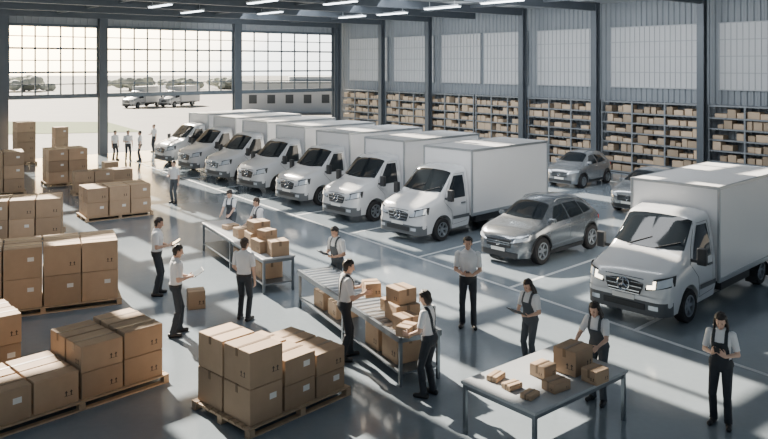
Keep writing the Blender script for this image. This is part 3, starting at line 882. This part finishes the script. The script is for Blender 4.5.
def person(label, pos, yaw, h=1.75, fem=False, pose='relax', lean=0., head=(0., .2), feet=None, hair='short', hm='hair', sk='skin1', shirt='shirt', pants='pants', bib=False, belt=True, sleeve=.8, vox=.0068):
    k = h / 1.75
    yaw = math.radians(yaw)
    root = thing('person', label, 'person', (pos[0], pos[1], 0), yaw, 'warehouse workers')
    b = MB(); segs = []
    cz = .95; sl, cl = math.sin(lean), math.cos(lean); hx = -sl * .14
    def T(x, y, z):
        return V((hx + x * cl + (z - cz) * sl, y, cz + (z - cz) * cl - x * sl))
    up = V((sl, 0, cl)); fx = V((cl, 0, -sl)); ey = V((0, 1, 0))
    def seg(a, c, ra, rb, tg, geo=True):
        if geo: b.cone(a, c, ra, rb)
        segs.append((V(a), V(c), ra, rb, tg))
    f = .93 if fem else 1.
    if fem: rg = [(.84, .07, .10, 0), (.90, .108, .155, -.01), (.96, .115, .168, -.012), (1.05, .095, .138, 0), (1.13, .092, .125, 0), (1.22, .108, .138, .012), (1.29, .122, .146, .02), (1.37, .10, .152, .005), (1.425, .075, .145, -.005), (1.465, .055, .085, -.01), (1.50, .045, .048, -.01)]
    else: rg = [(.84, .07, .10, 0), (.90, .105, .152, -.01), (.96, .112, .158, -.01), (1.05, .105, .148, 0), (1.16, .108, .154, .005), (1.28, .12, .172, .012), (1.37, .112, .180, .005), (1.43, .085, .165, -.005), (1.47, .06, .10, -.01), (1.50, .05, .055, -.01)]
    b.rings([(T(xo, 0, z), fx * rx, ey * ry) for z, rx, ry, xo in rg], 18)
    segs.append((T(0, 0, .98), T(0, 0, 1.38), .125, .14, 'torso')); segs.append((T(0, -.07, .93), T(0, .07, .93), .105, .105, 'torso'))
    sy = .165 if fem else .188
    segs.append((T(0, -sy + .05, 1.42), T(0, sy - .05, 1.42), .06, .06, 'torso'))
    # head
    hyaw, hp = head
    Rh = Matrix.Rotation(hyaw, 3, 'Z') @ Matrix.Rotation(lean * .7 + hp, 3, 'Y')
    nb = T(-.01, 0, 1.47); hc = nb + up * .075 + Rh @ V((.022, 0, .085))
    seg(nb, hc + Rh @ V((-.02, 0, -.05)), .052 * f, .05 * f, 'neck')
    for c, r in (((-.008, 0, .018), (.098, .077, .094)), ((.030, 0, -.055), (.060, .055, .062)), ((.045, 0, -.01), (.052, .060, .07)), ((.062, 0, -.098), (.026, .030, .020)), ((.004, .078, -.008), (.018, .011, .032)), ((.004, -.078, -.008), (.018, .011, .032))):
        b.ell(hc + Rh @ V(c), r, Rh)
    b.cone(hc + Rh @ V((.094, 0, .012)), hc + Rh @ V((.112, 0, -.026)), .009, .015, 8)
    b.cone(hc + Rh @ V((.084, -.028, .030)), hc + Rh @ V((.084, .028, .030)), .009, .009, 8)
    segs.append((hc + Rh @ V((-.01, 0, .02)), hc + Rh @ V((.035, 0, -.06)), .09, .065, 'head'))
    # arms
    P = PREP[pose] if isinstance(pose, str) else pose
    for sd, nm in ((1, 'L'), (-1, 'R')):
        sh = T(-.005, sd * sy, 1.405); wr, d, pn = P[nm]
        tgt = V(wr) + V((hx, 0, 0)); el, wre = ik(sh, tgt, .295 * (.97 if fem else 1), .25 * (.97 if fem else 1), V((-.45, sd * .55, -.8)))
        seg(sh, el, .058 * f, .043 * f, 'uarm'); seg(el, wre, .042 * f, .028 * f, 'farm')
        b.cone(el + (wre - el) * .12, el + (wre - el) * .45, .042 * f, .038 * f)
        d = V(d).normalized(); pn = V(pn); pn = (pn - d * pn.dot(d)).normalized(); s = d.cross(pn)
        th = s * (-sd)
        hs = .93 if fem else 1.
        b.rings([(wre + d * t * hs, s * a * hs, pn * c * hs) for t, a, c in ((-.01, .026, .02), (.02, .034, .018), (.06, .043, .017), (.092, .043, .014), (.10, .038, .008))], 12)
        segs.append((wre, wre + d * .16, .045, .045, 'hand'))
        curl = .45 if pose in ('box', 'reach', 'lift', 'sort') else .75
        for i, ln in enumerate((.072, .08, .075, .058)):
            p0 = wre + d * .088 * hs + th * ((1.5 - i) * .0225) * hs; ang = .12
            for q in range(3):
                dd = d * math.cos(ang) + pn * math.sin(ang) + th * (1.5 - i) * .07
                dd.normalize(); p1 = p0 + dd * ln * (.42, .32, .26)[q] * hs
                b.cone(p0, p1, .0095 - .0007 * q, .0088 - .0007 * q, 8); p0 = p1; ang += curl * (.6, .7, .4)[q]
        p0 = wre + d * .025 + th * .028; p1 = p0 + (d * .65 + th * .65 + pn * .35).normalized() * .045; p2 = p1 + (d * .85 + th * .2 + pn * .5).normalized() * .034
        b.cone(p0, p1, .014, .011, 8); b.cone(p1, p2, .0105, .009, 8)
    # legs
    feet = feet or ((.03, .11), (-.03, -.11))
    for sd, ft in ((1, feet[0]), (-1, feet[1])):
        hp_ = V((hx - .005, sd * .085, .905)); an = V((ft[0], ft[1], .085))
        kn, an2 = ik(hp_, an, .42, .42, V((1, sd * .12, 0)))
        seg(hp_, kn, .086 if not fem else .088, .056, 'leg'); seg(kn, an2, .055, .042, 'leg')
        b.cone(kn.lerp(an2, .15) + V((-.012, 0, 0)), kn.lerp(an2, .45) + V((-.012, 0, 0)), .053, .048)
        tx = sd * .035
        seg(V((an2.x - .045, an2.y, .042)), V((an2.x + .145, an2.y + tx, .036)), .042, .035, 'foot')
        b.cone(V((an2.x, an2.y, .085)), V((an2.x + .06, an2.y + tx * .4, .05)), .042, .038)
    # continuous skin
    tmp = bpy.data.meshes.new('tmp'); tmp.from_pydata([tuple(V(v) * k) for v in b.v], [], b.f)
    bm = bmesh.new(); bm.from_mesh(tmp); bmesh.ops.recalc_face_normals(bm, faces=bm.faces); bm.to_mesh(tmp); bm.free()
    ob = bpy.data.objects.new('tmp', tmp); COL.objects.link(ob)
    md = ob.modifiers.new('r', 'REMESH'); md.mode = 'VOXEL'; md.voxel_size = vox * k
    m2 = ob.modifiers.new('s', 'SMOOTH'); m2.factor = .5; m2.iterations = 2
    dg = bpy.context.evaluated_depsgraph_get()
    me = bpy.data.meshes.new_from_object(ob.evaluated_get(dg), depsgraph=dg)
    bpy.data.objects.remove(ob); bpy.data.meshes.remove(tmp)
    me.name = 'body'; me.materials.clear(); me.materials.append(M[sk])
    me.polygons.foreach_set('use_smooth', [True] * len(me.polygons))
    link('body', me, root)
    nvv = len(me.vertices); co = np.empty(nvv * 3); me.vertices.foreach_get('co', co); co = co.reshape(-1, 3)
    no = np.empty(nvv * 3); me.vertices.foreach_get('normal', no); no = no.reshape(-1, 3)
    tot = np.empty(len(me.polygons), int); me.polygons.foreach_get('loop_total', tot)
    li = np.empty(len(me.loops), int); me.loops.foreach_get('vertex_index', li)
    st = np.empty(len(me.polygons), int); me.polygons.foreach_get('loop_start', st)
    qs = st[tot == 4]; quads = np.stack([li[qs], li[qs + 1], li[qs + 2], li[qs + 3]], axis=1)
    fc = co[quads].mean(axis=1) / k
    best = np.full(len(fc), 9.); bi = np.zeros(len(fc), int); bt = np.zeros(len(fc))
    for si, (a, c, ra, rb, tg) in enumerate(segs):
        a = np.array(a); ab = np.array(c) - a; L2 = max(ab @ ab, 1e-9)
        t = np.clip(((fc - a) @ ab) / L2, 0, 1); d = np.linalg.norm(fc - a - t[:, None] * ab, axis=1) - (ra + (rb - ra) * t)
        mm = d < best; best[mm] = d[mm]; bi[mm] = si; bt[mm] = t[mm]
    tags = np.array([s_[4] for s_ in segs])[bi]
    # torso coordinates
    X = fc[:, 0] - hx; Z = fc[:, 2] - cz
    tx = X * cl - Z * sl; tz = Z * cl + X * sl + cz; ty = fc[:, 1]
    tor = tags == 'torso'
    sm = (tor & (tz > .985)) | ((tags == 'uarm') & (bt < sleeve)) | ((tags == 'neck') & (tz < 1.488))
    pm = (tor & (tz <= .985)) | ((tags == 'leg') & (fc[:, 2] > .07))
    fm = ((tags == 'foot') | ((tags == 'leg') & (fc[:, 2] < .12)))
    shell(co, no, quads, fm & ~((tags == 'leg') & (fc[:, 2] > .12)), .006 * k, 'shoes', M['shoe'], root)
    hz = co[:, 2] / k
    shell(co, no, quads, pm, (.010 + .010 * np.clip((.5 - hz) / .4, 0, 1)) * k, 'trousers', M[pants], root)
    shell(co, no, quads, sm, .011 * k, 'shirt', M[shirt], root)
    col = ((tags == 'neck') | tor) & (tz > 1.462) & (tz < 1.50) & (np.abs(ty) < .085)
    shell(co, no, quads, col, .017 * k, 'collar', M[shirt], root)
    if belt and not bib:
        shell(co, no, quads, tor & (tz > .965) & (tz < 1.0), .017 * k, 'belt', M['shoe'], root)
    if bib:
        bm_ = tor & (((np.abs(ty) < .115 - .12 * np.clip(tz - 1.2, 0, 1)) & (tx > .02) & (tz > .98) & (tz < 1.30)) | ((tz > .93) & (tz < 1.04)) |
              ((np.abs(np.abs(ty) - .085) < .021) & (tz > 1.28) & (tx > -.02)) | ((np.abs(np.abs(ty) - (.085 - .07 * np.clip((1.40 - tz) / .36, 0, 1))) < .022) & (tz > 1.02) & (tx <= 0)))
        shell(co, no, quads, bm_, .019 * k, 'overall_bib', M[pants], root)
    # hair
    Q = (fc - np.array(hc)) @ np.array(Rh)
    hd = (tags == 'head') | (tags == 'neck')
    ear = (np.abs(Q[:, 1]) > .072) & (np.abs(Q[:, 0] - .004) < .024) & (Q[:, 2] < .028) & (Q[:, 2] > -.045)
    hmk = hd & ((Q[:, 2] > .072 - .10 * np.clip(-Q[:, 0] + .05, 0, .2) * 2) | ((Q[:, 0] < .022) & (Q[:, 2] > -.005)) | ((Q[:, 0] < -.018) & (Q[:, 2] > (-.085 if hair == 'short' else -.105)))) & ~ear
    QV = (co / k - np.array(hc)) @ np.array(Rh)
    fr = np.clip(1.1 - QV[:, 0] / .08, .15, 1)
    hoff = (.006 + .018 * np.clip(QV[:, 2] / .09, 0, 1) * fr + .005 * fr + .003 * np.sin(QV[:, 1] * 150 + QV[:, 0] * 60) + .003 * np.sin(QV[:, 0] * 110 - QV[:, 2] * 40)) * k
    ex = MB()
    def hp3(x, y, z): return (hc + Rh @ V((x, y, z))) * k
    if hair == 'pony':
        for a, c, ra, rb in (((-.10, 0, .03), (-.14, 0, .0), .028, .035), ((-.14, 0, .0), (-.155, 0, -.09), .035, .032), ((-.155, 0, -.09), (-.14, 0, -.18), .032, .014)): ex.cone(hp3(*a), hp3(*c), ra * k, rb * k)
    elif hair == 'bun': ex.ell(hp3(-.115, 0, .055), (.045 * k, .045 * k, .042 * k), Rh)
    elif hair == 'long':
        ex.rings([(hp3(x, 0, z), Rh @ V((a * k, 0, 0)), Rh @ V((0, c * k, 0))) for x, z, a, c in ((-.03, .06, .07, .075), (-.04, 0, .07, .092), (-.05, -.07, .066, .102), (-.065, -.14, .055, .11), (-.075, -.21, .04, .10), (-.08, -.26, .018, .07))], 14)
        for sy2 in (1, -1):
            ex.rings([(hp3(x, sy2 * y, z), Rh @ V((a * k, 0, 0)), Rh @ V((0, c * k, 0))) for x, y, z, a, c in ((-.005, .072, .05, .035, .020), (.0, .088, -.01, .036, .018), (.0, .094, -.08, .034, .020), (.005, .094, -.15, .028, .022), (.01, .09, -.20, .012, .012))], 10)
    elif hair == 'bob':
        ex.rings([(hp3(x, 0, z), Rh @ V((a * k, 0, 0)), Rh @ V((0, c * k, 0))) for x, z, a, c in ((-.03, .06, .07, .078), (-.04, 0, .07, .092), (-.045, -.07, .062, .094), (-.045, -.11, .04, .08))], 14)
    shell(co, no, quads, hmk, hoff, 'hair', M[hm], root, ex)
    if vox < .01:
        for sd in (1, -1):
            e = MB(); e.ell(hp3(.086, sd * .030, .010), (.008 * k, .010 * k, .005 * k), Rh, 8, 6); e.build('eye', M['eye'], root, smooth=60)
            e = MB(); e.cone(hp3(.093, sd * .020, .033), hp3(.087, sd * .042, .034), .003 * k, .002 * k, 6); e.build('eyebrow', M[hm], root)
        e = MB(); e.ell(hp3(.089, 0, -.062), (.009 * k, .022 * k, .005 * k), Rh, 8, 6); e.build('mouth', M['lip'], root, smooth=60)
    def W(x, y, z):
        a, c = rot2(yaw, (x + hx) * k, y * k); return V((pos[0] + a, pos[1] + c, z * k))
    return root, W, yaw

def tablet(W, yaw, c, tilt, lab, kind='tablet', sz=(.23, .31)):
    t = thing(kind, lab, kind, W(*c), yaw)
    t.rotation_euler = (0, tilt, yaw)
    b = MB(); b.box((0, 0, 0), (sz[0], sz[1], .012)); b.build('case' if kind != 'clipboard' else 'board', M['plastic'], t, bevel=.003)
    b = MB(); b.box((0, 0, .0075), (sz[0] * .9, sz[1] * .9, .003)); b.build('screen' if kind != 'clipboard' else 'paper', M['screen'] if kind != 'clipboard' else M['paper'], t)
    if kind == 'clipboard':
        b = MB(); b.box((sz[0] * .44, 0, .014), (.03, .09, .012)); b.build('clip', M['chrome'], t)
    return t

p = G(157, 295)
r_, W_, y_ = person('tall man in white shirt reading a tablet beside the big pallet', p, 12, 1.86, pose='tablet', head=(0, .35), sk='skin2')
tablet(W_, y_, (.42, 0, 1.175), -.55, 'dark tablet held by the tall man beside the big pallet')
p = G(176, 335)
r_, W_, y_ = person('man in white shirt holding a tablet in front of the single box', p, 22, 1.84, pose='tablet', head=(0, .3), feet=((.08, .12), (-.08, -.11)))
tablet(W_, y_, (.42, 0, 1.175), -.55, 'dark tablet held by the man near the single box')
p = G(244, 320)
person('man in white shirt seen from behind facing the far packing table', p, 72, 1.76, pose=dict(L=((.20, .2, .95), (.8, -.1, -.4), (0, -1, 0)), R=((.03, -.25, .80), (.1, 0, -1), (0, 1, 0))), head=(-.2, .15), hm='hair2')
person('worker in overalls behind the far end of the far packing table', (-4.72, 23.45), 250, 1.66, True, 'reach', .12, (0, .4), hair='bun', bib=True, pants='overall')
person('dark haired worker behind the boxes on the far packing table', (-3.55, 21.6), 215, 1.74, False, 'reach', .10, (0, .3), bib=True, pants='overall', hm='hair2')
r_, W_, y_ = person('man in overall straps with a clipboard behind the roller table', (-1.1, 17.78), 228, 1.74, False, 'tablet', .06, (0, .4), bib=True, pants='overall', sk='skin2')
tablet(W_, y_, (.42, 0, 1.175), -.55, 'clipboard held by the man behind the roller table', 'clipboard')
r_, W_, y_ = person('man in overalls lifting a box beside the roller table', (-.72, 14.2), 14, 1.87, False, 'lift', .04, (-.05, .3), feet=((.10, .12), (-.08, -.11)), bib=True, pants='pants')
c = W_(.47, 0, 1.09); carton(c.x, c.y, c.z, y_, (.30, .35, .26), 'cardboard box lifted by the man beside the roller table', 'boxes in hands')
r_, W_, y_ = person('woman in overalls holding a box at the end of the roller table', (.74, 12.62), 150, 1.76, True, 'box', .05, (.1, .35), hair='bob', bib=True, pants='pants')
c = W_(.41, 0, .95); carton(c.x, c.y, c.z, y_, (.26, .345, .17), 'cardboard box held by the woman at the roller table end', 'boxes in hands')
p = G(468, 327)
r_, W_, y_ = person('man in white shirt standing alone in the centre facing us', p, 262, 1.90, False, 'clasp', 0, (0, .15), sk='skin2')
tablet(W_, y_, (.29, 0, 1.13), -.5, 'small phone held by the man standing alone in the centre', 'phone', (.15, .08))
r_, W_, y_ = person('woman in overalls writing on a clipboard behind the front table', (2.66, 13.85), 222, 1.62, True, 'tablet', .03, (0, .45), hair='long', bib=True, pants='overall')
tablet(W_, y_, (.42, 0, 1.175), -.55, 'clipboard held by the woman behind the front table', 'clipboard')
person('woman in grey overalls sorting boxes at the front table', (3.50, 12.42), 229, 1.68, True, 'sort', .20, (0, .3), hair='long', bib=True, pants='overall')
p = G(721, 425)
r_, W_, y_ = person('woman with long dark hair at far right looking at a phone', p, 235, 1.74, True, 'phone', .0, (.1, .45), hair='long', bib=True, pants='pants')
tablet(W_, y_, (.30, 0, 1.235), -.9, 'phone held by the long haired woman at far right', 'phone', (.15, .08))
p = G(174, 203)
person('lone worker standing between mid pallet and the van row', p, 250, 1.68, False, 'akimbo', 0, (0, .2), vox=.012, pants='overall')
for px, py, yw, lab, hh in ((115, 160, 330, 'leftmost of the four distant people near the open bay', 1.7), (128, 161, 300, 'second from left of the four distant people', 1.75), (140, 161, 200, 'third from left of the four distant people', 1.72), (154, 152, 230, 'rightmost and farthest of the four distant people', 1.75)):
    person(lab, G(px, py), yw, hh, False, random.choice(('relax', 'akimbo', 'tablet')), 0, (0, .1), vox=.014)

# ------------------------------------------------------------------ outside
t = thing('office_building', 'white flat roofed building across the yard', 'building', (-11.5, 92, -.06), R(8))
b = MB(); b.box((0, 0, 1.7), (11, 7, 3.4)); b.box((2.5, 1, 3.7), (5, 5, .9)); b.build('wall', M['bldg'], t)
b = MB(); b.box((0, 0, 3.5), (11.3, 7.3, .2)); b.build('roof', M['header'], t)
for i in range(5):
    b = MB(); b.box((-4.2 + i * 2.1, -3.51, 1.6), (.9, .08, 1.0)); b.build('window', M['greyplastic'], t)
def tree(x, y, hgt, r, lab, seed):
    rn = random.Random(seed)
    t = thing('tree', lab, 'tree', (x, y, -.06), 0, 'trees outside')
    b = MB(); b.cyl((0, 0, 0), (0, 0, hgt * .6), r * .09, r * .05, 8); b.build('trunk', M['bark'], t)
    b = MB()
    for i in range(34):
        a = rn.uniform(0, 2 * PI); rr = r * rn.uniform(.1, .9); zz = hgt * rn.uniform(.25, .9); q = r * rn.uniform(.14, .26)
        b.ell((rr * math.cos(a), rr * math.sin(a), zz), (q, q, q * .7), None, 8, 6)
    b.build('crown', M['leaf_haze'], t)
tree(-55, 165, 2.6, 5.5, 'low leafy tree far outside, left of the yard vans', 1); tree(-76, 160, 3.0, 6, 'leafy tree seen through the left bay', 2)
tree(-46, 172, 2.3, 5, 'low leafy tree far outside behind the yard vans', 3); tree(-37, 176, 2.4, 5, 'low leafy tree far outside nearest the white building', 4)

# ------------------------------------------------------------------ light
ray = V((.50, -.76, -.62)).normalized()
sl = bpy.data.lights.new('sun', 'SUN'); sl.energy = 29.0; sl.angle = R(.8); sl.color = (1, .88, .72)
so = bpy.data.objects.new('sun', sl); COL.objects.link(so); so.rotation_euler = ray.to_track_quat('-Z', 'Y').to_euler(); so.location = (-30, 60, 30)
wd = bpy.data.worlds.new('sky'); SC.world = wd; wd.use_nodes = True
nt = wd.node_tree; N = nt.nodes; L = nt.links; bg = N['Background']
tc = N.new('ShaderNodeTexCoord')
dp = N.new('ShaderNodeVectorMath'); dp.operation = 'DOT_PRODUCT'; dp.inputs[1].default_value = tuple(V((-.50, .76, .44)).normalized())
L.new(tc.outputs['Generated'], dp.inputs[0])
sx = N.new('ShaderNodeSeparateXYZ'); L.new(tc.outputs['Generated'], sx.inputs[0])
r1 = N.new('ShaderNodeValToRGB')   # haze along the horizon, brightest towards the sun
e = r1.color_ramp.elements
e[0].position = .55; e[0].color = (.12, .14, .16, 1)
e[1].position = .93; e[1].color = (32.0, 23.0, 12.0, 1)
x = e.new(.74); x.color = (2.6, 2.65, 2.7, 1)
x = e.new(.83); x.color = (5.2, 5.1, 4.8, 1)
x = e.new(.88); x.color = (15., 12.2, 8.0, 1)
L.new(dp.outputs['Value'], r1.inputs[0])
mr = N.new('ShaderNodeMapRange'); mr.inputs['From Min'].default_value = .05; mr.inputs['From Max'].default_value = .16
mr.inputs['To Min'].default_value = 1.; mr.inputs['To Max'].default_value = .03
L.new(sx.outputs['Z'], mr.inputs['Value'])
mh = N.new('ShaderNodeVectorMath'); mh.operation = 'SCALE'; L.new(r1.outputs[0], mh.inputs[0]); L.new(mr.outputs[0], mh.inputs['Scale'])
ad = N.new('ShaderNodeVectorMath'); ad.operation = 'ADD'; ad.inputs[1].default_value = (.125, .16, .205)
L.new(mh.outputs[0], ad.inputs[0])
L.new(ad.outputs[0], bg.inputs['Color']); bg.inputs['Strength'].default_value = 1.0
def area(loc, tgt, sx, sy, en, col):
    l = bpy.data.lights.new('area', 'AREA'); l.shape = 'RECTANGLE'; l.size = sx; l.size_y = sy; l.energy = en; l.color = col
    o = bpy.data.objects.new('fill_lamp', l); COL.objects.link(o); o.location = loc  # added fill light, separate from the strip light fixtures
    o.rotation_euler = (V(tgt) - V(loc)).to_track_quat('-Z', 'Y').to_euler()
area((4, 33, 8.2), (9, 39, 2), 14, 4, 1500, (.93, .96, 1))
area((-6, 44, 8.2), (-1, 50, 2), 12, 4, 1100, (.93, .96, 1))
area((-1, 19, 8.4), (0, 30, 1), 16, 3, 1300, (.95, .97, 1))  # added fill aimed at the van fronts

# ------------------------------------------------------------------ camera
cam = bpy.data.cameras.new('camera'); co_ = bpy.data.objects.new('camera', cam); COL.objects.link(co_)
co_.location = (0, 0, H); co_.rotation_euler = (PI / 2, 0, 0)
cam.sensor_width = 36; cam.lens = 36 * F / 768; cam.shift_y = (HY - 219.5) / 768; cam.clip_end = 1000
SC.camera = co_
